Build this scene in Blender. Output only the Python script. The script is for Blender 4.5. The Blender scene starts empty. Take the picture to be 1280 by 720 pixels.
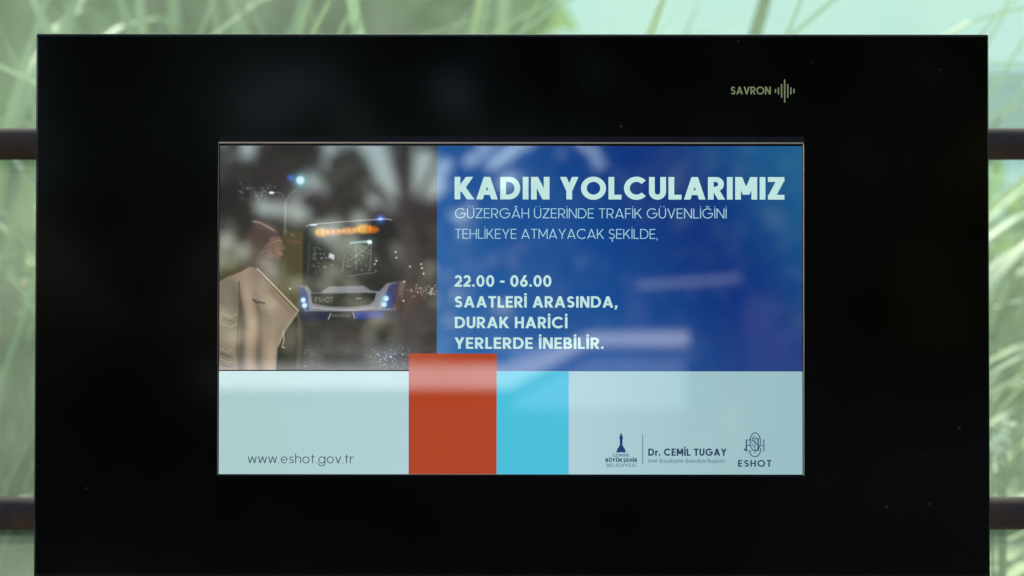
import bpy, math, random
import numpy as np
from mathutils import Vector, Matrix, Euler

rad = math.radians
SC = bpy.context.scene
COL = SC.collection
rnd = random.Random(11)

# ------------------------------------------------------------ camera, light, exposure
EXPO = 1.66
EX = 2.0 ** EXPO
CZ = 1.60          # height of the optical axis
DC = 2.50          # camera to display

cd = bpy.data.cameras.new('camera')
cam = bpy.data.objects.new('camera', cd); COL.objects.link(cam)
cam.location = (0, -DC, CZ); cam.rotation_euler = (rad(90), 0, 0)
cd.sensor_width = 36; cd.lens = 36 * DC / 1.28
cd.clip_start = 0.05; cd.clip_end = 600
cd.dof.use_dof = True; cd.dof.focus_distance = DC
cd.dof.aperture_fstop = 2.8; cd.dof.aperture_blades = 9
SC.camera = cam

W = bpy.data.worlds.new('World'); SC.world = W; W.use_nodes = True
nt = W.node_tree
bg = nt.nodes['Background']
sky = nt.nodes.new('ShaderNodeTexSky'); sky.sky_type = 'NISHITA'; sky.sun_disc = False
sky.sun_elevation = rad(52); sky.sun_rotation = rad(0)
sky.air_density = 1.2; sky.dust_density = .9; sky.ozone_density = 1.5
nt.links.new(sky.outputs[0], bg.inputs[0]); bg.inputs[1].default_value = 0.15

sd = bpy.data.lights.new('sun', 'SUN'); sun = bpy.data.objects.new('sun', sd); COL.objects.link(sun)
sd.energy = 3.0; sd.angle = rad(0.6); sd.color = (1, .95, .87)
sun.rotation_euler = (rad(-38), 0, 0)

SC.view_settings.view_transform = 'Standard'; SC.view_settings.look = 'None'
SC.view_settings.exposure = EXPO; SC.view_settings.gamma = 1
SC.view_settings.use_curve_mapping = False
SC.cycles.max_bounces = 8; SC.cycles.transparent_max_bounces = 24
SC.cycles.sample_clamp_indirect = 6

# ------------------------------------------------------------ helpers
def lin(c):
    out = []
    for v in c[:3]:
        v = v / 255.0
        out.append(v / 12.92 if v <= .04045 else ((v + .055) / 1.055) ** 2.4)
    return out

class MB:
    def __init__(s): s.v = []; s.f = []; s.uv = {}
    def face(s, pts):
        b = len(s.v); s.v += [tuple(p) for p in pts]; s.f.append(tuple(range(b, b + len(pts))))
    def box(s, x0, x1, y0, y1, z0, z1):
        b = len(s.v)
        s.v += [(x0,y0,z0),(x1,y0,z0),(x1,y1,z0),(x0,y1,z0),(x0,y0,z1),(x1,y0,z1),(x1,y1,z1),(x0,y1,z1)]
        s.f += [tuple(b + i for i in q) for q in ((0,3,2,1),(4,5,6,7),(0,1,5,4),(1,2,6,5),(2,3,7,6),(3,0,4,7))]
    def prism(s, pts, y0, y1):
        # polygon pts (x,z) extruded along y
        n = len(pts); b = len(s.v)
        s.v += [(x, y0, z) for x, z in pts] + [(x, y1, z) for x, z in pts]
        s.f.append(tuple(b + i for i in range(n))); s.f.append(tuple(b + n + i for i in reversed(range(n))))
        for i in range(n):
            j = (i + 1) % n; s.f.append((b + i, b + n + i, b + n + j, b + j))
    def tube(s, pts, rads, n=10, cap=True):
        pts = [Vector(p) for p in pts]; rings = []
        for i, p in enumerate(pts):
            d = (pts[min(i+1, len(pts)-1)] - pts[max(i-1, 0)]).normalized()
            u = d.cross(Vector((0, 0, 1)))
            if u.length < .05: u = d.cross(Vector((1, 0, 0)))
            u.normalize(); w = d.cross(u); b = len(s.v); r = rads[i] if hasattr(rads, '__len__') else rads
            for k in range(n):
                a = 2 * math.pi * k / n
                s.v.append(tuple(p + u * math.cos(a) * r + w * math.sin(a) * r))
            rings.append(b)
        for a, b in zip(rings, rings[1:]):
            for k in range(n):
                l = (k + 1) % n; s.f.append((a + k, b + k, b + l, a + l))
        if cap:
            s.f.append(tuple(rings[0] + k for k in range(n)))
            s.f.append(tuple(rings[-1] + k for k in reversed(range(n))))
    def mesh(s, name, mat, smooth=False):
        me = bpy.data.meshes.new(name); me.from_pydata(s.v, [], s.f)
        if mat: me.materials.append(mat)
        if smooth: me.polygons.foreach_set('use_smooth', [True] * len(me.polygons))
        me.update(); return me
    def build(s, name, mat, parent=None, smooth=False, bevel=0, seg=3):
        o = bpy.data.objects.new(name, s.mesh(name, mat, smooth)); COL.objects.link(o)
        if parent: o.parent = parent
        if bevel:
            m = o.modifiers.new('Bevel', 'BEVEL'); m.width = bevel; m.segments = seg; m.limit_method = 'ANGLE'
        return o

def inst(name, me, parent=None, loc=(0,0,0), rot=(0,0,0), sc=(1,1,1)):
    o = bpy.data.objects.new(name, me); COL.objects.link(o); o.parent = parent
    o.location = loc; o.rotation_euler = rot; o.scale = sc; return o
def thing(name, label, cat, loc=(0,0,0), rot=(0,0,0), group=None):
    o = bpy.data.objects.new(name, None); COL.objects.link(o); o.empty_display_size = .1
    o.location = loc; o.rotation_euler = rot; return tag(o, label, cat, group)
def tag(o, label, cat, group=None):
    o['label'] = label; o['category'] = cat
    if group: o['group'] = group
    return o

def mat(name, col=(.5,.5,.5), rough=.5, metal=0, ior=1.5, emit=None, es=1.0, noise=None, bump=None, transl=0):
    m = bpy.data.materials.new(name); m.use_nodes = True; t = m.node_tree
    p = t.nodes['Principled BSDF']
    p.inputs['Base Color'].default_value = (*col, 1); p.inputs['Roughness'].default_value = rough
    p.inputs['Metallic'].default_value = metal; p.inputs['IOR'].default_value = ior
    if emit: p.inputs['Emission Color'].default_value = (*emit, 1); p.inputs['Emission Strength'].default_value = es
    tc = None
    if noise:
        c2, scale, detail = noise
        tc = t.nodes.new('ShaderNodeTexCoord'); n = t.nodes.new('ShaderNodeTexNoise')
        n.inputs['Scale'].default_value = scale; n.inputs['Detail'].default_value = detail
        t.links.new(tc.outputs['Object'], n.inputs['Vector'])
        r = t.nodes.new('ShaderNodeValToRGB'); r.color_ramp.elements[0].position = .3; r.color_ramp.elements[1].position = .7
        r.color_ramp.elements[0].color = (*col, 1); r.color_ramp.elements[1].color = (*c2, 1)
        t.links.new(n.outputs[0], r.inputs[0]); t.links.new(r.outputs[0], p.inputs['Base Color'])
        if bump:
            b = t.nodes.new('ShaderNodeBump'); b.inputs['Strength'].default_value = bump; b.inputs['Distance'].default_value = .02
            t.links.new(n.outputs[0], b.inputs['Height']); t.links.new(b.outputs[0], p.inputs['Normal'])
        if transl:
            tr = t.nodes.new('ShaderNodeBsdfTranslucent'); mx = t.nodes.new('ShaderNodeMixShader')
            mx.inputs[0].default_value = transl; t.links.new(r.outputs[0], tr.inputs[0])
            t.links.new(p.outputs[0], mx.inputs[1]); t.links.new(tr.outputs[0], mx.inputs[2])
            t.links.new(mx.outputs[0], t.nodes['Material Output'].inputs[0])
    return m

# ------------------------------------------------------------ setting
M_soil = mat('soil', (.10,.085,.05), .95, noise=((.16,.15,.07), 3, 6), bump=.5)
M_lawn = mat('lawn', (.16,.20,.08), .9, noise=((.26,.27,.15), 1.2, 8), bump=.6)
M_pave = mat('paving', (.16,.15,.14), .85, noise=((.24,.23,.21), 5, 8), bump=.2)
M_road = mat('asphalt', (.045,.045,.047), .9, noise=((.07,.07,.07), 30, 6), bump=.2)

def sheet(name, m, x0, x1, y0, y1, z):
    b = MB(); b.face([(x0,y0,z),(x1,y0,z),(x1,y1,z),(x0,y1,z)]); o = b.build(name, m); o['kind'] = 'structure'; return o
sheet('ground', M_lawn, -150, 150, -150, 150, -.004)
b = MB(); b.box(-14, 14, -4.6, .62, .0, .12); o = b.build('pavement', M_pave); o['kind'] = 'structure'
sheet('road', M_road, -60, 60, -9.6, -4.62, .004)
sheet('dark_verge_sheet', mat('dark_sheet', (.03,.03,.018), .95, noise=((.05,.055,.03), 2, 6), bump=.4), -60, 60, -60, -9.62, .006)  # dark sheet added so the bright lawn stays out of the frame's reflections
sheet('planting_bed', M_soil, -9, 9, .64, 4.2, .004)

# ------------------------------------------------------------ stroke lettering (built by hand, cap height 1)
def font(ch, w):
    P = []; h = w * 1.12
    def R(x0, y0, x1, y1): P.append([(x0,y0),(x1,y0),(x1,y1),(x0,y1)])
    def D(xb, xt, y0=0., y1=1., q=None):
        q = (q or h) / 2; P.append([(xb-q,y0),(xb+q,y0),(xt+q,y1),(xt-q,y1)])
    def A(cx, cy, rx, ry, a0, a1, n=None, t=None):
        t = t or w; n = n or max(6, int(abs(a1-a0)/10))
        for i in range(n):
            q = []
            for a, k in ((i, 0), (i+1, 0), (i+1, 1), (i, 1)):
                g = rad(a0 + (a1-a0)*a/n); q.append((cx + (rx-t*k)*math.cos(g), cy + (ry-t*k)*math.sin(g)))
            P.append(q)
    def dot(x, y, r=None):
        r = r or w*.56; P.append([(x+r*math.cos(rad(30*i)), y+r*math.sin(rad(30*i))) for i in range(12)])
    v = w * .92
    base = {'Ü':'U','Ö':'O','Ğ':'G','İ':'I','Ş':'S','Ç':'C','Â':'A','ü':'u','ş':'s','i':'ı','ö':'o'}.get(ch, ch)
    A_w = 0
    if base == 'K': R(0,0,w,1); D(w*.75,.60,.34,1,h*1.15); D(.64,.24+w*.2,0,.56,h*1.15); A_w=.64+h/2
    elif base == 'A':
        a=.80+w*.25; D(h/2,a/2); D(a-h/2,a/2); s=(a/2-h/2)*.24; R(s+h*.4,.2,a-s-h*.4,.2+v); A_w=a
    elif base == 'D': R(0,0,w,1); R(w,0,.36,v); R(w,1-v,.36,1); A(.36,.5,.44,.5,-90,90); A_w=.80
    elif base == 'I': R(0,0,w,1); A_w=w
    elif base == 'N': R(0,0,w,1); R(.74-w,0,.74,1); D(.74-w*.62,w*.62,0,1,h*1.08); A_w=.74
    elif base == 'Y': D(.37,.37,0,.46,w); D(.37,h/2,.40,1); D(.37,.74-h/2,.40,1); A_w=.74
    elif base == 'O': A(.5,.5,.5,.515,0,360,44); A_w=1.0
    elif base == 'L': R(0,0,w,1); R(w,0,.52,v); A_w=.52
    elif base == 'C': A(.5,.5,.5,.515,42,318,34); A_w=.90
    elif base == 'U': R(0,.34,w,1); R(.68-w,.34,.68,1); A(.34,.34,.34,.35,180,360); A_w=.68
    elif base == 'R': R(0,0,w,1); R(w,1-v,.34,1); R(w,.36,.34,.36+v); A(.33,.68,.31,.32,-90,90); D(.62-h*.3,.34,0,.38,h*1.1); A_w=.66
    elif base == 'P': R(0,0,w,1); R(w,1-v,.34,1); R(w,.36,.34,.36+v); A(.33,.68,.31,.32,-90,90); A_w=.64
    elif base == 'B':
        R(0,0,w,1); R(w,1-v,.34,1); R(w,.5-v/2,.36,.5+v/2); R(w,0,.36,v)
        A(.33,.75-v/8,.27,.25+v/8,-90,90); A(.35,.25+v/8,.31,.25+v/8,-90,90); A_w=.66
    elif base == 'M': R(0,0,w,1); R(.88-w,0,.88,1); D(.44,w*.62,.22,1,h*1.05); D(.44,.88-w*.62,.22,1,h*1.05); A_w=.88
    elif base == 'Z': R(0,0,.66,v); R(0,1-v,.66,1); D(h*.6,.66-h*.6,v*.6,1-v*.6,h*1.25); A_w=.66
    elif base == 'G': A(.5,.5,.5,.515,44,360,34); R(.52,.5-v/2,1.0,.5+v/2); A_w=1.0
    elif base == 'E': R(0,0,w,1); R(w,0,.56,v); R(w,.5-v/2,.52,.5+v/2); R(w,1-v,.56,1); A_w=.57
    elif base == 'F': R(0,0,w,1); R(w,.48-v/2,.50,.48+v/2); R(w,1-v,.55,1); A_w=.55
    elif base == 'H': R(0,0,w,1); R(.70-w,0,.70,1); R(w,.5-v/2,.70-w,.5+v/2); A_w=.70
    elif base == 'T': R(.31-w/2,0,.31+w/2,1); R(0,1-v,.62,1); A_w=.62
    elif base == 'V': D(.38,h/2); D(.38,.76-h/2); A_w=.76
    elif base == 'S':
        r=.25+v/4; A(.31,1-r,.28,r,25,270); A(.31,r,.30,r,-155,90); A_w=.62
    elif base == 'J': R(.42-w,.28,.42,1); A(.21,.28,.21,.28,180,360); A_w=.42
    elif base == '0': A(.33,.5,.33,.51,0,360,40); A_w=.66
    elif base == '2': A(.29,.70,.29,.31,-32,170); R(0,0,.58,v); D(h*.62,.29+.29*.72,v*.7,.56,h*1.3); A_w=.58
    elif base == '6': A(.31,.32,.31,.33,0,360,36); D(.14,.44,.42,1,h*1.05); A_w=.62
    elif base == '.': dot(w*.56,w*.56); A_w=w*1.12
    elif base == ',': dot(w*.56,w*.56); D(w*.25,w*.75,-.17,.08,w*.7); A_w=w*1.12
    elif base == '-': R(0,.36,.36,.36+v); A_w=.36
    # lower case, x height .70
    elif base == 'w':
        for a,c in ((.2,h/2),(.2,.42),(.64,.42),(.64,.84-h/2)): D(a+.0,c,0,.7)
        A_w=.84
    elif base == 'v': D(.28,h/2,0,.7); D(.28,.56-h/2,0,.7); A_w=.56
    elif base == 'e': A(.33,.35,.33,.36,0,320,30); R(.05,.35-v/2,.62,.35+v/2); A_w=.66
    elif base == 's': r=.18+v/4; A(.23,.7-r,.20,r,25,270); A(.23,r,.22,r,-155,90); A_w=.46
    elif base in 'hn': R(0,0,w,1 if base=='h' else .7); R(.56-w,0,.56,.42); A(.28,.42,.28,.29,0,180); A_w=.56
    elif base == 'o': A(.34,.35,.34,.36,0,360,36); A_w=.68
    elif base == 't': R(.12,0,.12+w,.9); R(0,.7-v,.36,.7); A_w=.36
    elif base == 'g': A(.34,.35,.34,.36,0,360,36); R(.68-w,.0,.68,.7); A(.34,.02,.34,.32,180,360); A_w=.68
    elif base == 'r': R(0,0,w,.7); A(.30,.36,.30,.34,75,180); A_w=.36
    elif base == 'd': A(.34,.35,.34,.36,0,360,36); R(.68-w,0,.68,1); A_w=.68
    elif base == 'a': A(.34,.35,.34,.36,0,360,36); R(.68-w,0,.68,.7); A_w=.68
    elif base == 'm': R(0,0,w,.7); A(.22,.46,.22,.25,0,180); R(.44-w,0,.44,.46); A(.66-w,.46,.22,.25,0,180); R(.88-2*w,0,.88-w,.46); A_w=.88-w
    elif base == 'u': R(0,.28,w,.7); R(.56-w,0,.56,.7); A(.28,.28,.28,.29,180,360); A_w=.56
    elif base == 'y': D(.28,.56-h/2,0,.7); D(.28,h/2,0,.7); D(.16,.28,-.26,0); A_w=.56
    elif base == 'k': R(0,0,w,1); D(w*.8,.44,.26,.7); D(.48,.2,0,.42); A_w=.5
    elif base == 'l': R(0,0,w,1); A_w=w
    elif base == 'ı': R(0,0,w,.7); A_w=w
    elif base == 'z': R(0,0,.46,v); R(0,.7-v,.46,.7); D(h*.6,.46-h*.6,v*.6,.7-v*.6,h*1.2); A_w=.46
    elif base == ' ': A_w=.22
    c = A_w/2
    if ch in 'ÜÖ': dot(c-.16,1.17); dot(c+.16,1.17)
    if ch in 'üö': dot(c-.13,.87); dot(c+.13,.87)
    if ch == 'İ': dot(c,1.17)
    if ch == 'i': dot(c,.88)
    if ch == 'Ğ': A(c,1.26,.17,.16,180,360,8,w*.8)
    if ch == 'Â': D(c-.12,c,1.10,1.26,w*1.2); D(c+.12,c,1.10,1.26,w*1.2)
    if ch in 'ŞÇş': R(c-w*.35,-.14,c+w*.35,0); A(c,-.2,.12,.12,-120,90,6,w*.8)
    return P, A_w

def text(mb, s, x0, x1, ytop, ybase, w, y, XY, track=.12):
    """lay s from pixel x0 to x1, cap top ytop, baseline ybase; strokes sit in hair-thin steps so none share a plane"""
    H = ybase - ytop
    gl = [font(c, w) for c in s]
    nat = sum(g[1] for g in gl); gaps = len(s) - 1
    need = (x1 - x0) / H
    tr = track; k = need / (nat + track * gaps)
    x = 0; i = 0
    for P, aw in gl:
        for q in P:
            i += 1; yy = y - 2e-6 * (i % 40)
            pts = [XY(x0 + (x + px) * k * H, ybase - py * H, yy) for px, py in q]
            # keep faces turned to the viewer (-Y)
            ar = sum(pts[a][0]*pts[(a+1)%len(pts)][2] - pts[(a+1)%len(pts)][0]*pts[a][2] for a in range(len(pts)))
            mb.face(pts if ar > 0 else pts[::-1])
        x += aw + tr

# ------------------------------------------------------------ display
TILT = rad(-1.0)
HB = .365                      # optical centre above the base of the display
Rm = Euler((TILT, rad(.05), 0)).to_matrix()
base = Vector((0, 0, CZ)) - Rm @ Vector((0, 0, HB))
disp = thing('information_display', 'black bus stop information screen in a glossy frame showing a blue and white notice',
             'display screen', base, (TILT, rad(.05), 0))
def X(px): return (px - 640) / 1000
def Z(py): return HB + (360 - py) / 1000
def XY(px, py, y): return (X(px), y, Z(py))

def screen_mat(name, c, rough=.025, ior=2.25, c2=None, grad=None):
    e = lin(c)
    m = mat(name, (.004,.004,.005), rough, ior=ior, emit=e, es=1/EX)
    return m

M_house = mat('black_metal', (.006,.007,.006), .55, noise=((.010,.010,.010), 60, 5), ior=1.2)
# black printed glass with faint dust
M_glass = mat('black_glass', (.0008,.0008,.0008), .07, ior=1.2)
t = M_glass.node_tree; p = t.nodes['Principled BSDF']
tc = t.nodes.new('ShaderNodeTexCoord')
vo = t.nodes.new('ShaderNodeTexVoronoi'); vo.inputs['Scale'].default_value = 34; vo.inputs['Randomness'].default_value = 1
n2 = t.nodes.new('ShaderNodeTexNoise'); n2.inputs['Scale'].default_value = 4; n2.inputs['Detail'].default_value = 3
n3 = t.nodes.new('ShaderNodeTexNoise'); n3.inputs['Scale'].default_value = 2.3; n3.inputs['Detail'].default_value = 7
for n in (vo, n2, n3): t.links.new(tc.outputs['Object'], n.inputs['Vector'])
lt = t.nodes.new('ShaderNodeMapRange'); lt.inputs[1].default_value = .075; lt.inputs[2].default_value = .0; lt.inputs[3].default_value = 0; lt.inputs[4].default_value = 1
t.links.new(vo.outputs['Distance'], lt.inputs[0])
gt = t.nodes.new('ShaderNodeMath'); gt.operation = 'GREATER_THAN'; gt.inputs[1].default_value = .58
t.links.new(n2.outputs[0], gt.inputs[0])
mu = t.nodes.new('ShaderNodeMath'); mu.operation = 'MULTIPLY'
t.links.new(lt.outputs[0], mu.inputs[0]); t.links.new(gt.outputs[0], mu.inputs[1])
rr = t.nodes.new('ShaderNodeValToRGB'); rr.color_ramp.elements[0].color = (.0008,.0008,.0007,1); rr.color_ramp.elements[1].color = (.0055,.0052,.0042,1)
rr.color_ramp.elements[0].position = .4; rr.color_ramp.elements[1].position = .75
t.links.new(n3.outputs[0], rr.inputs[0])
mx = t.nodes.new('ShaderNodeMix'); mx.data_type = 'RGBA'
mx.inputs['B'].default_value = (.06,.06,.058,1)
t.links.new(mu.outputs[0], mx.inputs['Factor']); t.links.new(rr.outputs[0], mx.inputs['A'])
t.links.new(mx.outputs['Result'], p.inputs['Base Color'])
mr = t.nodes.new('ShaderNodeMapRange'); mr.inputs[3].default_value = .04; mr.inputs[4].default_value = .16
t.links.new(n3.outputs[0], mr.inputs[0]); t.links.new(mr.outputs[0], p.inputs['Roughness'])

M_rimdark = mat('dark_trim', (.010,.009,.009), .5, ior=1.15)
M_bronze = mat('bronze_trim', (.62,.47,.36), .25, metal=1)

GX0, GX1, GY0, GY1 = 271.8, 1005.4, 176.4, 594.2
b = MB(); b.box(X(42), X(1238.5), .0065, .072, Z(725), Z(40.6))
b.build('housing', M_house, disp, bevel=.0025)
# front glass with its opening
b = MB()
def frame_plate(b, o, i, y0, y1):
    ox0, ox1, oy0, oy1 = o; ix0, ix1, iy0, iy1 = i
    O = [(ox0,oy1),(ox1,oy1),(ox1,oy0),(ox0,oy0)]; I = [(ix0,iy1),(ix1,iy1),(ix1,iy0),(ix0,iy0)]
    n = len(b.v)
    for y in (y0, y1):
        b.v += [XY(*q, y) for q in O] + [XY(*q, y) for q in I]
    for k in range(4):
        j = (k+1) % 4
        b.f.append((n+k, n+j, n+4+j, n+4+k)); b.f.append((n+8+j, n+8+k, n+12+k, n+12+j))
        b.f.append((n+j, n+k, n+8+k, n+8+j)); b.f.append((n+4+k, n+4+j, n+12+j, n+12+k))
frame_plate(b, (45.2, 1236, 44.8, 717), (GX0, GX1, GY0, GY1), 0, .006)
b.build('front_glass', M_glass, disp, bevel=.0009, seg=2)
b = MB(); b.box(X(274), X(1005.6), -.0012, -.0002, Z(176.6), Z(170.4)); b.build('trim_strip', M_rimdark, disp, bevel=.0004)
b = MB(); b.box(X(GX0+.8), X(1004.6), -.0006, .005, Z(179.3), Z(177.3)); b.build('trim_line', M_bronze, disp, bevel=.0004)
b = MB(); b.box(X(1004), X(1005.2), -.0006, .005, Z(594), Z(179.8)); b.build('trim_line', M_bronze, disp, bevel=.0004)
M_bronze_d = mat('dark_bronze_trim', (.16,.13,.11), .4, metal=1)  # darker, rougher bronze for the left line
b = MB(); b.box(X(272), X(272.9), -.0004, .005, Z(594), Z(179.8)); b.build('trim_line', M_bronze_d, disp, bevel=.0003)
b = MB(); b.box(X(273.4), X(1003.7), .0030, .0062, Z(593.2), Z(180.7))
screen = b.build('screen', mat('screen_border', (.006,.006,.007), .1, ior=1.5), disp)

YS = .0026
def panel(name, x0, x1, y0, y1, m, y=YS):
    b = MB(); b.box(X(x0), X(x1), y, y + .0002, Z(y1), Z(y0)); return b.build(name, m, screen)

def grad_mat(name, stops, axis_scale, noise=0):
    """screen colour varying softly across the panel; the blue one includes a painted reflection of foliage"""
    m = screen_mat(name, (0,0,0)); t = m.node_tree; p = t.nodes['Principled BSDF']
    tc = t.nodes.new('ShaderNodeTexCoord'); sp = t.nodes.new('ShaderNodeSeparateXYZ')
    t.links.new(tc.outputs['Generated'], sp.inputs[0])
    a = t.nodes.new('ShaderNodeMath'); a.operation = 'MULTIPLY'; a.inputs[1].default_value = axis_scale[0]
    c = t.nodes.new('ShaderNodeMath'); c.operation = 'MULTIPLY_ADD'; c.inputs[1].default_value = axis_scale[1]
    t.links.new(sp.outputs[0], a.inputs[0]); t.links.new(sp.outputs[2], c.inputs[0]); t.links.new(a.outputs[0], c.inputs[2])
    r = t.nodes.new('ShaderNodeValToRGB'); cr = r.color_ramp; cr.interpolation = 'EASE'
    while len(cr.elements) < len(stops): cr.elements.new(.5)
    for e, (pos, col) in zip(cr.elements, stops): e.position = pos
    for e, (pos, col) in zip(cr.elements, stops): e.color = (*lin(col), 1)
    t.links.new(c.outputs[0], r.inputs[0]); t.links.new(r.outputs[0], p.inputs['Emission Color'])
    return m

M_blue = grad_mat('blue_artwork_reflection', [(0,(64,122,182)), (.1,(36,96,162)), (.35,(20,76,146)), (.7,(10,48,122)), (1,(24,92,140))], (.72, .28))  # teal end stop puts the tint of reflected foliage into the blue
M_white = grad_mat('white_artwork', [(0,(170,202,202)), (.5,(174,206,212)), (1,(150,186,192))], (1, 0))
M_orange = screen_mat('orange_artwork', (172,58,6))
M_cyan = screen_mat('cyan_artwork', (66,188,216))
panel('blue_panel', 546, 1003.2, 182, 464, M_blue)
panel('white_panel', 273.8, 1003.2, 464.05, 592.8, M_white)
panel('cyan_panel', 621, 711, 464.4, 592.6, M_cyan, YS - .0003)
panel('orange_panel', 511, 620.95, 442, 592.6, M_orange, YS - .0003)

M_tw = screen_mat('pale_mint_lettering', (190,226,222))
M_tl = screen_mat('pale_light_lettering', (160,205,222))
M_navy = screen_mat('navy_lettering', (12,44,88))
M_navy2 = screen_mat('faded_navy_lettering', (64,104,134))
M_grey = screen_mat('grey_lettering', (52,82,98))

def line(name, s, x0, x1, yt, yb, w, m, track=.12, y=YS - .0006):
    b = MB(); text(b, s, x0, x1, yt, yb, w, y, XY, track); return b.build(name, m, screen)
line('heading_lettering', 'KADIN YOLCULARIMIZ', 568, 981, 220.8, 249, .23, M_tw, .10)
line('notice_lettering', 'GÜZERGÂH ÜZERİNDE TRAFİK GÜVENLİĞİNİ', 568.6, 908.6, 260.2, 272.6, .088, M_tl)
line('notice_lettering', 'TEHLİKEYE ATMAYACAK ŞEKİLDE,', 568.6, 822.3, 286, 298.3, .088, M_tl)
line('notice_lettering', '22.00 - 06.00', 568.2, 689.3, 344, 358.4, .195, M_tw)
line('notice_lettering', 'SAATLERİ ARASINDA,', 568.2, 772, 370.2, 384.4, .195, M_tw)
line('notice_lettering', 'DURAK HARİCİ', 568.6, 709.4, 396, 410.2, .195, M_tw)
line('notice_lettering', 'YERLERDE İNEBİLİR.', 568.2, 754.8, 421.8, 436, .195, M_tw)
line('web_address_lettering', 'www.eshot.gov.tr', 310.2, 442.4, 567, 579.2, .09, M_grey, .12)
# city logo: tower on its steps
b = MB()
for i, (hw, y0, y1) in enumerate(((6.8,565.2,564.3),(5.2,564.3,561.6),(4.6,561.6,559.8),(3.6,559.8,558.4),(2.9,558.4,556.9),(1.7,556.9,545.6),(2.2,549,545.2),(1.4,545.2,543.2),(.7,543.2,541))):
    q = [XY(776.5-hw,y0,YS-.0006-3e-6*i), XY(776.5+hw,y0,YS-.0006-3e-6*i), XY(776.5+hw*(1 if i != 3 else .8),y1,YS-.0006-3e-6*i), XY(776.5-hw*(1 if i != 3 else .8),y1,YS-.0006-3e-6*i)]
    b.face(q)
b.build('tower_logo', screen_mat('navy_logo', (16,44,108)), screen)
line('logo_lettering', 'İZMİR', 766.5, 786.5, 567, 570.8, .15, M_navy2, .16)
line('logo_lettering', 'BÜYÜKŞEHİR', 757, 796.6, 572.6, 577.2, .22, M_navy, .14)
line('logo_lettering', 'BELEDİYESİ', 758.4, 794.8, 579.2, 583.4, .13, M_navy2, .16)
b = MB(); b.box(X(803), X(803.9), YS-.0007, YS-.0005, Z(580), Z(543)); b.build('divider_line', M_navy2, screen)
line('name_lettering', 'Dr. CEMİL TUGAY', 810.4, 908.2, 560.4, 569.4, .21, M_navy)
line('name_lettering', 'İzmir Büyükşehir Belediye Başkanı', 810.6, 906.6, 573.2, 578, .12, M_navy2, .12)
line('logo_lettering', 'ESHOT', 922.6, 964.4, 574.6, 583, .19, M_navy, .19)
# round monogram
b = MB(); cnt = [0]
def seg(x0, y0, x1, y1, w=.9):
    cnt[0] += 1; y = YS - .0006 - 2e-6 * cnt[0]
    d = Vector((x1-x0, y1-y0)); d.normalize(); nx, ny = -d.y*w/2, d.x*w/2
    pts = [XY(x0+nx,y0+ny,y), XY(x0-nx,y0-ny,y), XY(x1-nx,y1-ny,y), XY(x1+nx,y1+ny,y)]
    ar = sum(pts[a][0]*pts[(a+1)%4][2] - pts[(a+1)%4][0]*pts[a][2] for a in range(4))
    b.face(pts if ar > 0 else pts[::-1])
def earc(cx, cy, rx, ry, a0, a1, w=.9, n=20):
    for i in range(n):
        g, h = rad(a0+(a1-a0)*i/n), rad(a0+(a1-a0)*(i+1.06)/n)
        seg(cx+rx*math.cos(g), cy-ry*math.sin(g), cx+rx*math.cos(h), cy-ry*math.sin(h), w)
earc(944, 551.8, 6.6, 11.2, 0, 360, 1.1, 28)
earc(943.6, 561, 7.2, 9.6, 200, 370, 1.1, 14)
seg(933,549.2,933,563.6,1.6); seg(932,549.5,939,549.5); seg(933,556.6,938,556.6); seg(930.5,563,940,563.4); seg(930,561.2,932,561.2,2)
seg(943.7,547.6,943.7,566.4,1); seg(947.6,547.6,947.6,563.6,1.6); seg(954.8,549,954.8,563.6,1.2); seg(949,556.4,954.8,556.4); seg(941,547.7,949,547.7)
earc(943.6, 551.6, 3.8, 7, 60, 250, .8, 12); seg(940,549,946.5,555.5,1)
b.build('monogram_logo', M_navy, screen)

# brand mark on the frame glass
M_gold = mat('gold_print', (.32,.29,.11), .5, ior=1.3)
b = MB(); text(b, 'SAVRON', 913.6, 963.8, 107.6, 117.3, .17, -.00012, XY, .10); b.build('brand_lettering', M_gold, disp)
for cx, hh in ((969.6,2.6),(973.4,4.6),(977.3,8.7),(981.2,14.6),(985.1,8.7),(989,4.6),(992.8,3)):
    b = MB(); pts = []
    for k in range(16):
        a = 2*math.pi*k/16; pts.append(XY(cx + .85*math.cos(a), 112.9 - (hh-.85)*(1 if math.sin(a) > 0 else -1) - .85*math.sin(a), -.00012))
    b.face(pts); b.build('wave_bar', M_gold, disp)

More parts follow.
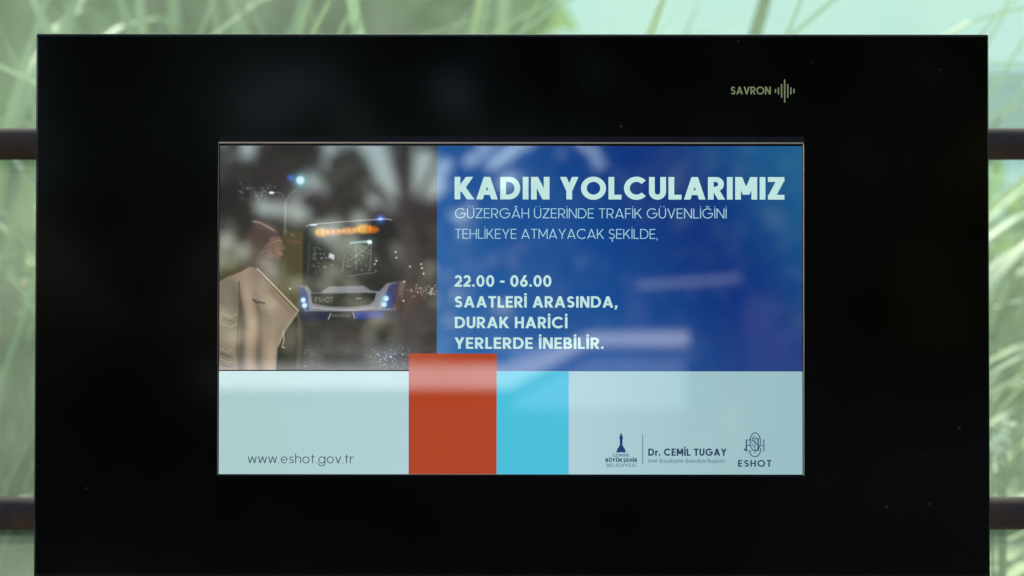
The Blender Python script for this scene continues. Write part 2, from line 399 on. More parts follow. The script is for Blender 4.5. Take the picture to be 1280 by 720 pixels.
# ------------------------------------------------------------ night photograph shown on the screen (drawn here, pixel by pixel)
S = 4; PX0, PY0, PW, PH = 273.8, 182, 272.2, 280.5
w_, h_ = int(PW*S), int(PH*S)
img = np.zeros((h_, w_, 3)); yy, xx = np.mgrid[0:h_, 0:w_]; gx = xx/S + PX0; gy = yy/S + PY0
rs = np.random.RandomState(4)
def blur(a, r):
    k = np.exp(-.5*(np.arange(-int(3*r)-1, int(3*r)+2)/r)**2); k /= k.sum(); n = len(k)//2
    for ax in (0, 1):
        pad = [(0,0)]*a.ndim; pad[ax] = (n, n); q = np.pad(a, pad, mode='edge'); o = np.zeros_like(a)
        for i, c in enumerate(k):
            sl = [slice(None)]*a.ndim; sl[ax] = slice(i, i+a.shape[ax]); o += c*q[tuple(sl)]
        a = o
    return a
def cloud(sx, sy, seed):
    r = np.random.RandomState(seed); small = r.rand(int(PH/sy)+3, int(PW/sx)+3)
    fy = (gy-PY0)/sy; fx = (gx-PX0)/sx; y0 = fy.astype(int); x0 = fx.astype(int); ty = fy-y0; tx = fx-x0
    ty = ty*ty*(3-2*ty); tx = tx*tx*(3-2*tx)
    return (small[y0,x0]*(1-tx)+small[y0,x0+1]*tx)*(1-ty)+(small[y0+1,x0]*(1-tx)+small[y0+1,x0+1]*tx)*ty
def mix(mask, col, a=1.0):
    global img
    m = (mask*a)[..., None]; img = img*(1-m) + np.array(col)/255*m
def add(mask, col): 
    global img
    img = img + mask[..., None]*np.array(col)/255
def mpoly(pts, soft=.5):
    pts = [(float(a), float(b)) for a, b in pts]; ins = np.zeros((h_, w_), bool)
    for i in range(len(pts)):
        (x1,y1),(x2,y2) = pts[i], pts[(i+1)%len(pts)]
        if y1 == y2: continue
        c = ((y1 > gy) != (y2 > gy)) & (gx < (x2-x1)*(gy-y1)/(y2-y1)+x1); ins ^= c
    return blur(ins.astype(float), max(soft*S, .6))
def mell(cx, cy, rx, ry, soft=.5):
    d = np.sqrt(((gx-cx)/rx)**2+((gy-cy)/ry)**2); return np.clip((1-d)*min(rx,ry)/max(soft,.1)+.5, 0, 1)
def glow(cx, cy, r): return np.exp(-((gx-cx)**2+(gy-cy)**2)/(r*r))
def mline(pts, w=1.):
    m = np.zeros((h_, w_))
    for (x1,y1),(x2,y2) in zip(pts, pts[1:]):
        dx, dy = x2-x1, y2-y1; L = dx*dx+dy*dy+1e-9
        u = np.clip(((gx-x1)*dx+(gy-y1)*dy)/L, 0, 1); d = np.hypot(gx-x1-u*dx, gy-y1-u*dy)
        m = np.maximum(m, np.clip((w/2-d)/.5+.5, 0, 1))
    return m
img[:] = np.array((50,45,43))/255
img *= (.8+.5*cloud(40,30,1))[..., None]
mix(np.clip((gy-395)/40,0,1), (44,43,41))
mix(glow(290,335,30), (92,84,44), .7)
mix(mpoly([(352,286),(379,290),(381,352),(378,392),(350,380)],1.5), (88,80,46), .85)
mix(mpoly([(379,300),(383,300),(384,350),(379,352)],.8), (24,24,22), .9)
# street lamp
mix(mline([(354.5,292),(355.5,262),(355.2,250),(352,242),(346,240),(339,242)],1.0), (130,130,138), .8)
mix(mline([(356.4,292),(356.6,258),(358,248),(362,242),(368,238)],1.0), (130,130,138), .8)
mix(mell(338.6,229.8+11,3.4,1.8), (225,235,240))
add(glow(374.5,225,9), (70,150,165)); mix(mell(374.5,225,5,5,2), (205,240,245)); add(glow(362,222,4), (10,40,130))
mix(mline([(355,252),(348,232),(340,229)],.01), (0,0,0), 0)
# lit branches
for i in range(85):
    t_ = rs.rand(); x0 = 296+42*t_+rs.randn()*3; y0 = 250-14*abs(math.sin(t_*5))+rs.randn()*4; a = rs.rand()*3.14
    l = 1.5+rs.rand()*3; mix(mline([(x0,y0),(x0+l*math.cos(a),y0-l*math.sin(a))],.45), (175,190,185), .35+.5*rs.rand())
# bus
mix(mpoly([(379,281),(396,278),(440,275),(489,272),(500,300),(503,352),(502,400),(374,400),(378,350)],.8), (42,41,38), .95)
mix(mline([(382,283),(386,281),(398,279.5),(430,277),(456,275),(484,273.4),(489,275)],1.3), (190,180,175), .9)
add(glow(475,273.5,5), (30,70,190)); mix(mell(475,273.5,3,1.6), (200,230,255)); mix(mell(391,281,5,1.3), (210,225,230))
for cx, cy, rx, ry, c in ((401,290.5,9,6,(215,150,45)),(417,290,11,4.5,(200,110,50)),(436,288.5,12,4.5,(225,140,70)),(454,286,11,6,(238,175,35)),(464,287,9,4.5,(215,110,35))):
    mix(blur(mell(cx,cy,rx,ry,2),4), c, .9)
for k in range(11): mix(mell(396+k*6.6, 290.2-k*.42, 1.6, 2.6, 1), (255,205,90), .5)
mix(mpoly([(384,302),(499,297),(501,345),(382,352)],1), (52,51,47), .7)
mix(mline([(406,303),(405,350)],2.4), (58,57,52), .8); mix(mline([(386,303),(384,350)],1.5), (80,80,74), .7)
mix(mline([(438,303.5),(462,301.5)],3), (150,190,185), .8); mix(mell(461.5,302.5,3,2.6,1), (225,245,240)); add(glow(461,302,7),(25,45,40))
for q in ([(444,305),(445,338)],[(464,304),(462,336)],[(445,308),(462,318)],[(462,306),(444,320)],[(446,306),(457,309),(463,315)],[(436,345),(470,340)],[(392,308),(394,326)],[(395,309),(402,312)],[(430,318),(428,336)],[(444,320),(432,328)]):
    mix(mline(q,.8), (165,175,168), .65)
mix(mpoly([(411,316),(418,319),(417,325),(410,322)],.4), (215,225,225), .9)
for i in range(60):
    x0 = 388+rs.rand()*82; y0 = 316+rs.rand()*24; mix(mell(x0,y0,.5+rs.rand()*.8,.5+rs.rand()*.6,.5), (210,215,205), .25+.6*rs.rand()**2)
mix(mpoly([(378,353),(420,350),(500,345),(502,362),(376,362)],1), (46,46,42), .9)
mix(mpoly([(374,357),(384,357.5),(390,366),(400,365.5),(411,358),(454,357),(463,363),(474,364),(483,354),(506,351),(503,372),(499,389),(380,390)],.6), (140,139,142), .92)
mix(mpoly([(373,358),(380,359),(385,372),(386,388),(376,386)],.6), (44,54,112), .95)
mix(mpoly([(487,356),(499,352),(497,370),(491,386),(477,386),(480,370)],.6), (48,56,104), .9)
mix(mpoly([(388,367),(470,366),(467,376),(461,381),(438,384),(410,383),(390,379)],.5), (34,34,32))
mix(mline([(390,384),(420,387.5),(445,387.6),(468,384)],1.2), (190,190,192), .8)
mix(mpoly([(374,389),(440,390),(503,387),(502,399),(376,401)],.7), (26,32,62), .95)
mix(mpoly([(443,389.5),(480,388.5),(478,398),(443,399)],.5), (38,52,140), .95)
mix(mpoly([(412,391),(441,390.5),(443,399),(410,399.5)],.5), (38,38,40))
class PM:   # letters of the bus front drawn with the same strokes
    def __init__(s): s.p = []
    def face(s, pts): s.p.append([(a, c) for a, bb, c in pts])
def ptext(s, x0, x1, yt, yb, w, col, a):
    pm = PM(); text(pm, s, x0, x1, yt, yb, w, 0, lambda px, py, y: (px, y, py), .14)
    m = np.zeros((h_, w_))
    for q in pm.p:
        xs = [c[0] for c in q]; ys = [c[1] for c in q]
        ix0, ix1 = int((min(xs)-1-PX0)*S), int((max(xs)+2-PX0)*S); iy0, iy1 = int((min(ys)-1-PY0)*S), int((max(ys)+2-PY0)*S)
        sx, sy = gx[iy0:iy1, ix0:ix1], gy[iy0:iy1, ix0:ix1]; ins = np.zeros(sx.shape, bool)
        for i in range(len(q)):
            (x1,y1),(x2,y2) = q[i], q[(i+1)%len(q)]
            if y1 != y2: ins ^= ((y1 > sy) != (y2 > sy)) & (sx < (x2-x1)*(sy-y1)/(y2-y1)+x1)
        m[iy0:iy1, ix0:ix1] = np.maximum(m[iy0:iy1, ix0:ix1], ins)
    mix(blur(m, 1.4), col, a)
ptext('ESHOT', 393.5, 416, 371.5, 378, .16, (175,175,165), .85)
ptext('OSO', 424, 439, 372, 377, .16, (110,110,105), .6)
ptext('SHIELD'.replace('SHIELD', 'HHHHH'), 415, 438, 392.5, 397, .2, (150,150,140), .6)
mix(mline([(445,373),(451,373)],1.2), (200,200,195), .8)
mix(mline([(410,399),(413,392)],1.6), (200,200,195), .8); mix(mline([(441,391),(443,398)],1.6), (200,200,195), .8)
for cx, cy, r in ((378.5,375,3),(380.3,382,3.2),(482,373,3.4),(479.5,380.5,3.6)):
    add(glow(cx,cy,r*1.8), (18,45,60)); mix(mell(cx,cy,r,r,1.5), (215,242,245))
mix(mline([(483,366),(474,386)],.9), (170,180,190), .6)
# car beside the bus, far lights, wet road
mix(mpoly([(492,362),(497,352),(506,350),(513,360),(512,385),(506,400),(496,399),(489,384)],1), (84,56,52), .55)
mix(mpoly([(494,378),(500,368),(504,382),(501,398),(495,396)],.8), (38,24,22), .5); mix(mell(504,376,1.2,1.2,.6), (230,215,200))
mix(mpoly([(508,352),(530,354),(534,376),(512,382)],2), (80,52,50), .5)
for i in range(120):
    x0 = 505+41*rs.rand()**.6; y0 = 363+rs.randn()*3; mix(mell(x0,y0,.4+rs.rand()*.8,.4+rs.rand()*.6,.5), (225,215,205), .2+.7*rs.rand()**2)
for x0, y0 in ((494,315),(495,322),(526,330),(527,335),(529,342),(512,333),(362,361),(468,330),(470,326),(505,352)): mix(mell(x0,y0,1.2,1.2,.8), (235,235,225), .9)
road = np.clip((gy-418)/22,0,1)
sp = rs.rand(h_, w_); sp = blur(sp, 1.5); sp = (sp-.5)/sp.std()
add(np.clip(sp-.9,0,2)*road*np.exp(-((gx-487)/26)**2), (75,88,100))
add(np.clip(sp-1.0,0,2)*road*np.exp(-((gx-384)/12)**2), (60,66,70))
add(np.clip(sp-.8,0,2)*road, (20,21,22))
add(np.exp(-((gx-484)/26)**2-((gy-445)/15)**2), (44,50,56)); add(np.exp(-((gx-425)/46)**2-((gy-438)/11)**2), (34,33,32)); add(road*cloud(9,3,12), (14,14,14))
# woman in a beige coat, seen from the side
mix(mpoly([(314,284),(320,277),(331,276),(343,284),(349,296),(352,312),(350,326),(341,340),(318,342),(306,335),(304,318),(307,298)],2.5), (88,70,62), .9)
mix(mpoly([(337,296),(350,295),(352,304),(357,311),(352,313),(353,319),(350,321),(350,326),(342,330),(332,326),(334,308)],1.2), (126,98,84), .95)
mix(mell(347,313,4,7,3), (160,124,98), .45)
mix(mpoly([(328,320),(348,325),(350,352),(338,354),(322,340)],1.5), (84,66,58), .95)
mix(mpoly([(312,278),(322,274),(338,281),(350,290),(346,293),(338,290),(322,284)],1.2), (104,84,76), .6)
mix(mline([(315,276),(326,279),(342,288)],1.6), (205,180,160), .7)
for q in ([(340,303),(349,300),(352,303)],[(336,304),(330,309)],[(332,312),(326,316)],[(363,292),(367,296)],[(348,316),(353,319)]): mix(mline(q,.8), (215,190,165), .6)
mix(mpoly([(358,298),(370,302),(374,305),(362,307)],2), (120,80,74), .5); mix(mline([(367,303),(374,303)],1), (180,90,90), .6)
coat = mpoly([(274,352),(284,346),(300,340),(312,333),(322,336),(346,360),(373,389),(370,396),(358,412),(347,434),(345,462.5),(274,462.5)],.6)
mix(coat, (148,130,108))
fold = np.zeros((h_, w_))
for cx, wd, a in ((300,5,-.9),(312,7,.35),(322,4,-.45),(338,8,.3),(286,4,.35)): 
    fold += a*np.exp(-((gx-cx-(gy-400)*.06+2*np.sin(gy/17.))/wd)**2)*np.clip((gy-350)/30,0,1)
img *= (1+coat*fold*.42+coat*(cloud(16,26,8)-.5)*.22)[..., None]
mix(coat*mpoly([(274,350),(290,346),(298,366),(298,400),(292,440),(294,462),(274,462)],2), (118,110,90), .7)
for q in ([(278,392),(288,396),(296,393)],[(276,405),(288,409),(296,405)],[(275,436),(284,440),(290,437)],[(275,448),(285,453),(290,452)]): mix(mline(q,2.2)*coat, (176,160,132), .5)
for q in ([(278,398),(290,402)],[(276,442),(288,446)],[(276,456),(288,459)]): mix(mline(q,2)*coat, (70,64,50), .5)
mix(mline([(298,352),(300,380),(297,410),(296,440),(299,462)],2), (70,62,48), .55)
mix(mpoly([(322,337),(346,360),(373,389),(362,392),(340,372)],1), (128,108,84), .6)
mix(mpoly([(338,354),(350,350),(364,372),(371,386),(352,366)],.8), (112,96,62), .6)
mix(mline([(321,336),(345,360),(372.5,388.5)],1.5), (216,198,170), .9); mix(mline([(322,339),(345,363),(370,389.5)],.9), (70,58,46), .8)
mix(mline([(371,391),(357,411),(347,433)],1.1), (196,178,150), .8)
mix(mpoly([(370,395),(376,402),(377,462.5),(346,462.5),(347,436),(358,412)],.7), (40,38,30), .97)
mix(mpoly([(371,392),(376,398),(378,420),(375,462),(369,462),(372,430)],.8), (110,98,80), .6)
mix(mline([(353,414),(355,424),(352.5,434),(356,435)],1.4), (205,190,165), .85)
mix(mline([(316,374.5),(320,378),(326,378),(330,379.5)],1.7), (40,30,30), .95)
mix(mline([(318,371),(324,373),(328,377)],.8), (175,155,130), .6)
img = blur(img, 1.6)
img += (blur(rs.randn(h_, w_), 1.2)[..., None])*.012
img *= np.array([.96,.97,1.0])
img = np.clip(img, 0, 1)
im = bpy.data.images.new('night_street_artwork', w_, h_)
px = np.ones((h_, w_, 4), np.float32); px[..., :3] = img[::-1]
im.pixels.foreach_set(px.ravel()); im.update(); im.pack()
M_photo = screen_mat('photo_artwork', (0,0,0)); t = M_photo.node_tree
tx = t.nodes.new('ShaderNodeTexImage'); tx.image = im; tx.extension = 'EXTEND'
t.links.new(tx.outputs[0], t.nodes['Principled BSDF'].inputs['Emission Color'])
b = MB(); b.face([XY(PX0,PY0+PH,YS), XY(PX0+PW,PY0+PH,YS), XY(PX0+PW,PY0,YS), XY(PX0,PY0,YS)])
pp = b.build('night_photo_panel', M_photo, screen)
uv = pp.data.uv_layers.new(name='UVMap')
for i, c in enumerate(((0,0),(1,0),(1,1),(0,1))): uv.data[i].uv = c

# brackets reaching back to the rails
BY = .30; RR = .021
for x in (-.3, .3):
    b = MB(); b.box(x-.03, x+.03, .0722, BY-RR-.001, HB-.30, HB+.21); b.build('mounting_bracket', M_house, disp, bevel=.003)

# ------------------------------------------------------------ shelter back frame: rails, posts, hazy panes
M_rail = mat('brown_painted_steel', (.026,.016,.013), .6, noise=((.06,.032,.022), 25, 5), ior=1.2)
M_pane = bpy.data.materials.new('hazy_pane'); M_pane.use_nodes = True; t = M_pane.node_tree
for n in list(t.nodes):
    if n.type == 'BSDF_PRINCIPLED': t.nodes.remove(n)
out = t.nodes['Material Output']
tr = t.nodes.new('ShaderNodeBsdfTransparent'); tr.inputs[0].default_value = (.89,.96,.88,1)
tl = t.nodes.new('ShaderNodeBsdfTranslucent'); tl.inputs[0].default_value = (.52,.62,.42,1)
df = t.nodes.new('ShaderNodeBsdfDiffuse'); df.inputs[0].default_value = (.5,.5,.46,1)
a1 = t.nodes.new('ShaderNodeMixShader'); a1.inputs[0].default_value = .6
t.links.new(tl.outputs[0], a1.inputs[2]); t.links.new(df.outputs[0], a1.inputs[1])
a2 = t.nodes.new('ShaderNodeMixShader'); t.links.new(tr.outputs[0], a2.inputs[1]); t.links.new(a1.outputs[0], a2.inputs[2])
tc = t.nodes.new('ShaderNodeTexCoord'); no = t.nodes.new('ShaderNodeTexNoise'); no.inputs['Scale'].default_value = 7; no.inputs['Detail'].default_value = 6
mr = t.nodes.new('ShaderNodeMapRange'); mr.inputs[1].default_value = .3; mr.inputs[2].default_value = .7; mr.inputs[3].default_value = .07; mr.inputs[4].default_value = .17
t.links.new(tc.outputs['Object'], no.inputs[0]); t.links.new(no.outputs[0], mr.inputs[0]); t.links.new(mr.outputs[0], a2.inputs[0])
t.links.new(a2.outputs[0], out.inputs[0])

K = (DC + BY) / DC
def zr(py): return CZ + (360 - py) / 1000 * K
shel = thing('shelter_frame', 'dark brown steel rails with hazy glass panes running behind the black display', 'bus shelter frame', (0, BY, .12))
def rail(py, px_h):
    z = zr(py) - .12; r = px_h / 2000 * K
    b = MB(); b.tube([(-3, 0, z), (3, 0, z)], r, 28)
    return b.build('rail', M_rail, shel, smooth=True)
rail(180, 40); rail(641.5, 41)
for x in (-3, 3):
    b = MB(); b.tube([(x, 0, 0), (x, 0, 2.5)], .035, 20); b.build('post', M_rail, shel, smooth=True)
for z0, z1 in ((zr(620.5)-.12, zr(200.5)-.12), (.25, zr(662.5)-.12), (zr(159.5)-.12, 2.42)):  # last pane, above the top rail, added to lay a pale veil over the plants
    b = MB(); b.box(-2.96, 2.96, -.004, .004, z0, z1); o = b.build('glass_pane', M_pane, shel)

# ------------------------------------------------------------ plants behind the shelter
def leafmat(name, a, c, tr=.45): return mat(name, a, .5, noise=(c, 3, 3), transl=tr)
L_green = [leafmat('leaf_green', (.14,.19,.07), (.23,.28,.11)), leafmat('leaf_blue_green', (.13,.19,.10), (.20,.27,.15)),
           leafmat('leaf_pale', (.21,.28,.11), (.30,.36,.17))]
def strap(L, wd, droop, curl, m, seed):
    r = random.Random(seed); n = 14; b = MB(); pts = []
    x = z = 0; ang = rad(3)
    for i in range(n+1):
        pts.append((x, z)); t_ = i/n; ang += rad(droop)*(t_**1.4)*2.4/n
        x += math.sin(ang)*L/n; z += math.cos(ang)*L/n
    for i, (x, z) in enumerate(pts):
        t_ = i/n; w = wd*(.55+.9*t_)*(1-t_**3.2) + .0008; s = curl*math.sin(t_*3)*.04
        b.v += [(x, -w/2+s, z), (x+w*.18, s, z-w*.06), (x, w/2+s, z)]
    for i in range(n):
        k = i*3; b.f += [(k, k+3, k+4, k+1), (k+1, k+4, k+5, k+2)]
    return b.mesh('leaf', m, True)
variants = []
for i in range(18):
    variants.append(strap(rnd.uniform(1.9, 2.8), rnd.uniform(.024, .048), rnd.uniform(20, 130), rnd.uniform(-1, 1), L_green[i % 3], i))
def grass_plant(x, y, n, label, spread=.5, lean=None, sc=1.0, group=None):
    t_ = thing('tall_grass_plant', label, 'plant', (x, y, .004), group=group)
    b = MB(); b.tube([(0,0,0),(0,0,.12)], [.10,.06], 10); b.build('stem_base', M_soil, t_, smooth=True)
    for i in range(n):
        a = rnd.uniform(0, 360) if lean is None else rnd.gauss(lean[0], lean[1])
        tilt = abs(rnd.gauss(0, spread)) * 30
        if y - .45 < 1.5 and math.sin(rad(a)) < -.15: a = -a
        me = variants[rnd.randrange(18)]; lo = Vector((rnd.uniform(-.07,.07), rnd.uniform(-.07,.07), .02))
        ro = Euler((0, rad(tilt), rad(a))); k = sc*rnd.uniform(.8,1.15); M3 = ro.to_matrix()
        # a blade that would pass through the panes is left out
        if min((M3 @ (vv.co * k)).y for vv in list(me.vertices)[::3]) + lo.y + y < BY + .08: continue
        inst('leaf', me, t_, lo, ro, [k]*3)
    return t_
G = 'tall strap leaved plants behind the shelter'
grass_plant(-1.15, 1.25, 150, 'tall strap leaved plant at the left edge behind the upper rail', .45, group=G)
grass_plant(-.80, 1.75, 150, 'tall blue green plant seen over the top left corner of the display', .5, group=G)
grass_plant(-.42, 1.45, 130, 'bright green arching plant above the display left of centre', .6, group=G)
grass_plant(-.12, 2.05, 140, 'tall upright leaved plant above the middle of the display', .5, group=G)
grass_plant(.02, 1.5, 44, 'sparse plant leaning right above the display right of centre', .8, lean=(0, 22), group=G)
grass_plant(.42, 1.75, 36, 'thin plant leaning right above the brand mark of the display', .9, lean=(0, 25), group=G)
grass_plant(1.75, 3.2, 14, 'low pale plant behind the rails at the right edge', 1.0, sc=.6, group=G)

# small flowering plants glimpsed at both sides
M_petal_w = mat('white_petal', (.78,.78,.66), .6, noise=((.82,.82,.74), 8, 2), transl=.3)
M_petal_p = mat('pink_petal', (.55,.33,.27), .6, noise=((.62,.42,.35), 8, 2), transl=.3)
def flower_plant(x, y, heads, m, r, label):
    t_ = thing('flowering_plant', label, 'flower', (x, y, .004))
    for i, (dx, dy, hz) in enumerate(heads):
        b = MB(); b.tube([(0,0,0),(dx*.4,dy*.4,hz*.5),(dx,dy,hz)], [.007,.006,.004], 6); b.build('stem', L_green[0], t_, smooth=True)
        b = MB()
        for k in range(26):
            u = Vector((rnd.gauss(0,1), rnd.gauss(0,1), rnd.gauss(0,1)+.3)).normalized(); s_ = u.cross(Vector((.3,.2,1))).normalized(); c = Vector((dx,dy,hz)) + u*r*.35
            b.face([c, c+u*r*.5+s_*r*.3, c+u*r*.9, c+u*r*.5-s_*r*.3])
        b.build('blossom', m, t_)
    for k in range(26):
        a = rnd.uniform(0, 360); inst('leaf', variants[k % 18], t_, (0,0,.02), Euler((0, rad(rnd.uniform(5,45)), rad(a))), (.4,.5,.42))
flower_plant(.93, 1.3, [(-.004,0,1.30),(.012,.02,1.33),(-.014,.03,1.285)], M_petal_w, .022, 'small plant with cream white blossoms right of the display above the lower rail')
flower_plant(-1.0, 1.5, [(-.02,0,1.585),(-.045,.02,1.60),(.01,.03,1.565),(-.07,.0,1.57)], M_petal_p, .04, 'plant with dull pink blossoms left of the display between the rails')

# far hedge and trees beyond the lawn
def leaf_cloud(mb, c, r, n, size, seed):
    g = np.random.RandomState(seed); 
    u = g.randn(n, 3); u /= np.linalg.norm(u, axis=1)[:, None]; rr_ = g.rand(n)**.45
    p = np.array(c) + u*rr_[:, None]*np.array(r)
    d1 = g.randn(n, 3); d1 /= np.linalg.norm(d1, axis=1)[:, None]; d2 = np.cross(d1, g.randn(n, 3)); d2 /= np.linalg.norm(d2, axis=1)[:, None]
    s = size*(.6+.8*g.rand(n))[:, None]
    q = np.stack([p-d1*s, p+d2*s*.5, p+d1*s, p-d2*s*.5], 1).reshape(-1, 3)
    b0 = len(mb.v); mb.v += [tuple(a) for a in q.tolist()]
    mb.f += [(b0+4*i, b0+4*i+1, b0+4*i+2, b0+4*i+3) for i in range(n)]
M_crown = mat('tree_leaves', (.05,.09,.028), .55, noise=((.085,.12,.04), 1.5, 4), transl=.35)
M_crown_y = mat('yellowish_tree_leaves', (.30,.31,.03), .55, noise=((.46,.44,.05), 1.5, 4), transl=.3)
M_crown_p = mat('pale_hedge_leaves', (.17,.27,.07), .6, noise=((.27,.36,.13), .8, 4), transl=.5)
M_bark = mat('bark', (.09,.07,.05), .9, noise=((.14,.11,.08), 9, 6), bump=.6)
b = MB()
for i in range(34): leaf_cloud(b, (-11+i*.95, 12+rnd.uniform(-.3,.3), 1.1), (1.0,.7,1.3+rnd.uniform(-.15,.2)), 900, .12, 100+i)
hd = b.build('clipped_hedge', M_crown_p); tag(hd, 'long pale green hedge far behind the lawn at the right of the display', 'hedge')
def tree(x, y, h, cr, n, m, label, seed, name='broadleaf_tree', size=.13, blobs=14, group=None, low=.35, br=.34):
    t_ = thing(name, label, 'tree', (x, y, 0), group=group); g = random.Random(seed)
    b = MB(); b.tube([(0,0,-.05),(.05,.02,h*.25),(-.04,.05,h*.5),(.03,0,h*.8)], [.16,.12,.09,.04], 12)
    b.build('trunk', M_bark, t_, smooth=True)
    bb = MB(); c = MB()
    for i in range(blobs):
        a = g.uniform(0, 6.28); rr_ = cr*g.uniform(.15,.9); z = h*g.uniform(low, 1.0)
        p = (rr_*math.cos(a), rr_*math.sin(a), z)
        bb.tube([(0,0,z*.7),(p[0]*.5,p[1]*.5,z*.88),p], [.045,.03,.012], 6)
        leaf_cloud(c, p, (cr*br, cr*br, cr*br*.72), n//blobs, size, seed*50+i)
    bb.build('branches', M_bark, t_, smooth=True); c.build('crown', m, t_); return t_
for sx, sy, lb in ((-1.75, 3.1, 'dark leafy shrub behind the rails left of the display'), ):
    t_ = thing('leafy_shrub', lb, 'shrub', (sx, sy, .004)); b = MB()
    for k in range(7): b.tube([(0,0,0),(.25*math.cos(k),.2*math.sin(k),.8),(.4*math.cos(k),.3*math.sin(k),1.5)], [.02,.014,.006], 6)
    b.build('branches', M_bark, t_, smooth=True); b = MB()
    for k in range(12): leaf_cloud(b, (rnd.uniform(-.5,.5), rnd.uniform(-.3,.3), rnd.uniform(.3,1.75)), (.45,.4,.35), 420, .06, 700+k)
    b.build('foliage', M_crown, t_)
tree(-3.4, 8.8, 5.2, 2.4, 20000, M_crown_p, 'pale bushy tree beyond the plants at the far left', 21, blobs=30, low=.3, group='trees beyond the lawn')
tree(-2.0, 9.8, 5.0, 2.0, 12000, M_crown_p, 'pale bushy tree beyond the plants above the middle', 22, blobs=26, low=.3, group='trees beyond the lawn')

M_mint = mat('mint_sky_tone_render', (.88,.93,.84), .8, noise=((.92,.95,.88), .6, 5))
mb_ = thing('backdrop_building', 'pale mint building added in place of the bright sky at the upper right', 'building', (9, 20, 0))  # block added to stand in for the overbright sky
b = MB(); b.box(-10.5, 8, 0, 8, 0, 8); b.build('wall', M_mint, mb_)
b = MB(); b.box(-10.8, 8.3, -.3, 8.3, 8.002, 8.2); b.build('roof', M_mint, mb_)
M_win = mat('teal_window_glass', (.30,.38,.38), .3)
for i in range(5):
    for z in (3.3,6.2):
        b = MB(); x = -10.4 + i*3.1; b.box(x, x+1.5, -.05, -.002, z, z+.75); b.build('window', M_win, mb_)
# ------------------------------------------------------------ street behind the camera (seen in the reflections)
M_crown_d = mat('dark_tree_leaves', (.022,.042,.012), .5, noise=((.04,.065,.02), 1.5, 4), transl=.2)
T = 'street trees across the road'
for i, (x, y, h, cr, n, m, lb) in enumerate((
    (-4.7,-11.5,5.6,2.5,20000,M_crown_d,'dense dark street tree across the road reflected left of the screen'),
    (1.55,-12.0,5.6,1.7,9000,M_crown_d,'street tree across the road reflected right of centre'),
    (4.0,-11.4,5.6,2.2,13000,M_crown_y,'yellow green street tree across the road reflected right of the screen'),
    (-9.0,-13,6,2.6,9000,M_crown_d,'dense street tree across the road at the far left of the reflection'),
    (8.2,-12.6,5.5,2.5,9000,M_crown,'dense street tree across the road at the far right of the reflection'))):
    tree(x, y, h, cr, n, m, lb, 40+i, 'street_tree', .12, 24, T, .36 if i != 2 else .30)
t_ = thing('street_tree', 'loose leaved street tree with sky gaps reflected in the screen', 'tree', (-.75, -12, 0), group=T)
b = MB(); b.tube([(0,0,-.05),(.05,.02,1.4),(-.04,.05,3),(.03,0,4.8)], [.09,.08,.06,.03], 12); b.build('trunk', M_bark, t_, smooth=True)
bb = MB(); c = MB(); g = random.Random(5); k = 0
for ix in range(11):
    for iz in range(5):
        px_, pz = -1.95+ix*.42+g.uniform(-.13,.13), 2.05+iz*.37+g.uniform(-.12,.12)+(.17 if ix % 2 else 0)
        k += 1; leaf_cloud(c, (px_, g.uniform(-.8,.8), pz), (g.uniform(.16,.27), .25, g.uniform(.14,.22)), 110, .08, 900+k)
        if k % 2: bb.tube([(0,0,pz*.7),(px_*.5,0,pz*.88),(px_,0,pz)], [.03,.02,.008], 6)
for ix in range(9):
    for iz in range(3):
        k += 1; leaf_cloud(c, (-2.2+ix*.56, g.uniform(-.8,.8), 3.95+iz*.55+g.uniform(-.1,.1)), (.5,.4,.42), 330, .11, 900+k)
bb.build('branches', M_bark, t_, smooth=True); c.build('crown', M_crown_d, t_)
M_white_paint = mat('white_render', (.58,.58,.58), .6, noise=((.50,.50,.49), 6, 5))
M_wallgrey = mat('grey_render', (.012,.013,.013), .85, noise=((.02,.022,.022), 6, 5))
M_dark_build = mat('dark_facade', (.03,.032,.04), .7, noise=((.045,.045,.05), 2, 4))
wall = thing('reflection_wall', 'low grey wall with white coping and taller end block, shaped for the bright reflected band', 'wall', (0, -9.9, 0))  # unseen wall, profile shaped to give the bright band reflected in the screen
KR = (DC + 9.9) / DC
def wx(px): return (px - 640) / 1000 * KR
UP = 9.9 * math.tan(rad(2.0))
def wz(py): return CZ + (360 - py) / 1000 * KR + UP
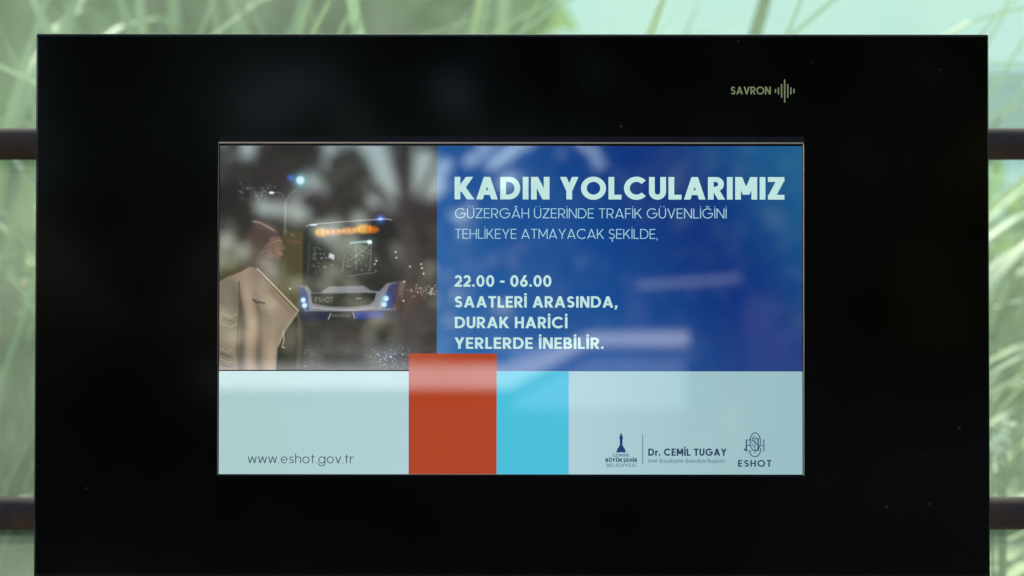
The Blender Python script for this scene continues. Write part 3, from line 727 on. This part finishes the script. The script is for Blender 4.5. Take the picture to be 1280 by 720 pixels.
b = MB(); b.box(wx(258), wx(640), -.2, 0, 0, wz(486)); b.build('wall_body', M_wallgrey, wall)
b = MB(); b.box(wx(640.5), wx(857), -.25, .0, wz(512), wz(432)); b.build('end_block', mat('pale_blue_render', (.13,.16,.21), .8, noise=((.17,.20,.25), 5, 5)), wall)
b = MB(); b.prism([(wx(256), wz(486)), (wx(640), wz(486)), (wx(700), wz(452)), (wx(735), wz(433)), (wx(860), wz(433)), (wx(860), wz(414)), (wx(735), wz(416)), (wx(690), wz(438)), (wx(630), wz(456)), (wx(256), wz(456))][::-1], -.30, .06)
b.build('coping', M_white_paint, wall)
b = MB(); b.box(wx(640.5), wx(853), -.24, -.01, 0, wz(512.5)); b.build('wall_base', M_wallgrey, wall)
bar = thing('streak_bar', 'added pale bar making the slanted streak reflected in the screen', 'barrier', (wx(800), -10.2, 0))  # unseen bar added only for the slanted streak in the reflection
b = MB(); b.box(-.07, .07, -.07, .07, 0, wz(356)+.05); b.build('post', M_wallgrey, bar)
b = MB(); b.tube([(0, .1, wz(356)), (wx(930)-wx(800), .1, wz(347))], .016, 10); b.build('arm', mat('dull_white_paint', (.32,.33,.35), .5), bar)
# dark building closing the view under the crowns
b = MB()
for i in range(24): leaf_cloud(b, (-22+i*1.0, -17+rnd.uniform(-.3,.3), 1.3), (1.0,.7,1.6+rnd.uniform(-.15,.25)), 700, .12, 300+i)
hd = b.build('roadside_hedge', M_crown); tag(hd, 'dark roadside hedge across the road reflected low in the left of the screen', 'hedge')
bl = thing('backdrop_building', 'long dark low building behind the street trees across the road', 'building', (0, -19, 0))
b = MB(); b.box(0, 22, -6, 0, 0, 3.1); b.build('wall', M_dark_build, bl)
b = MB(); b.box(-.4, 22.4, -6.4, .4, 3.102, 3.3); b.build('roof', M_dark_build, bl)
for i in range(8):
    b = MB(); x = .9+i*2.6; b.box(x, x+1.3, .002, .05, 1.0, 2.3); w = b.build('window', mat('window_glass', (.02,.03,.04), .1) if i == 0 else bpy.data.materials['window_glass'], bl)
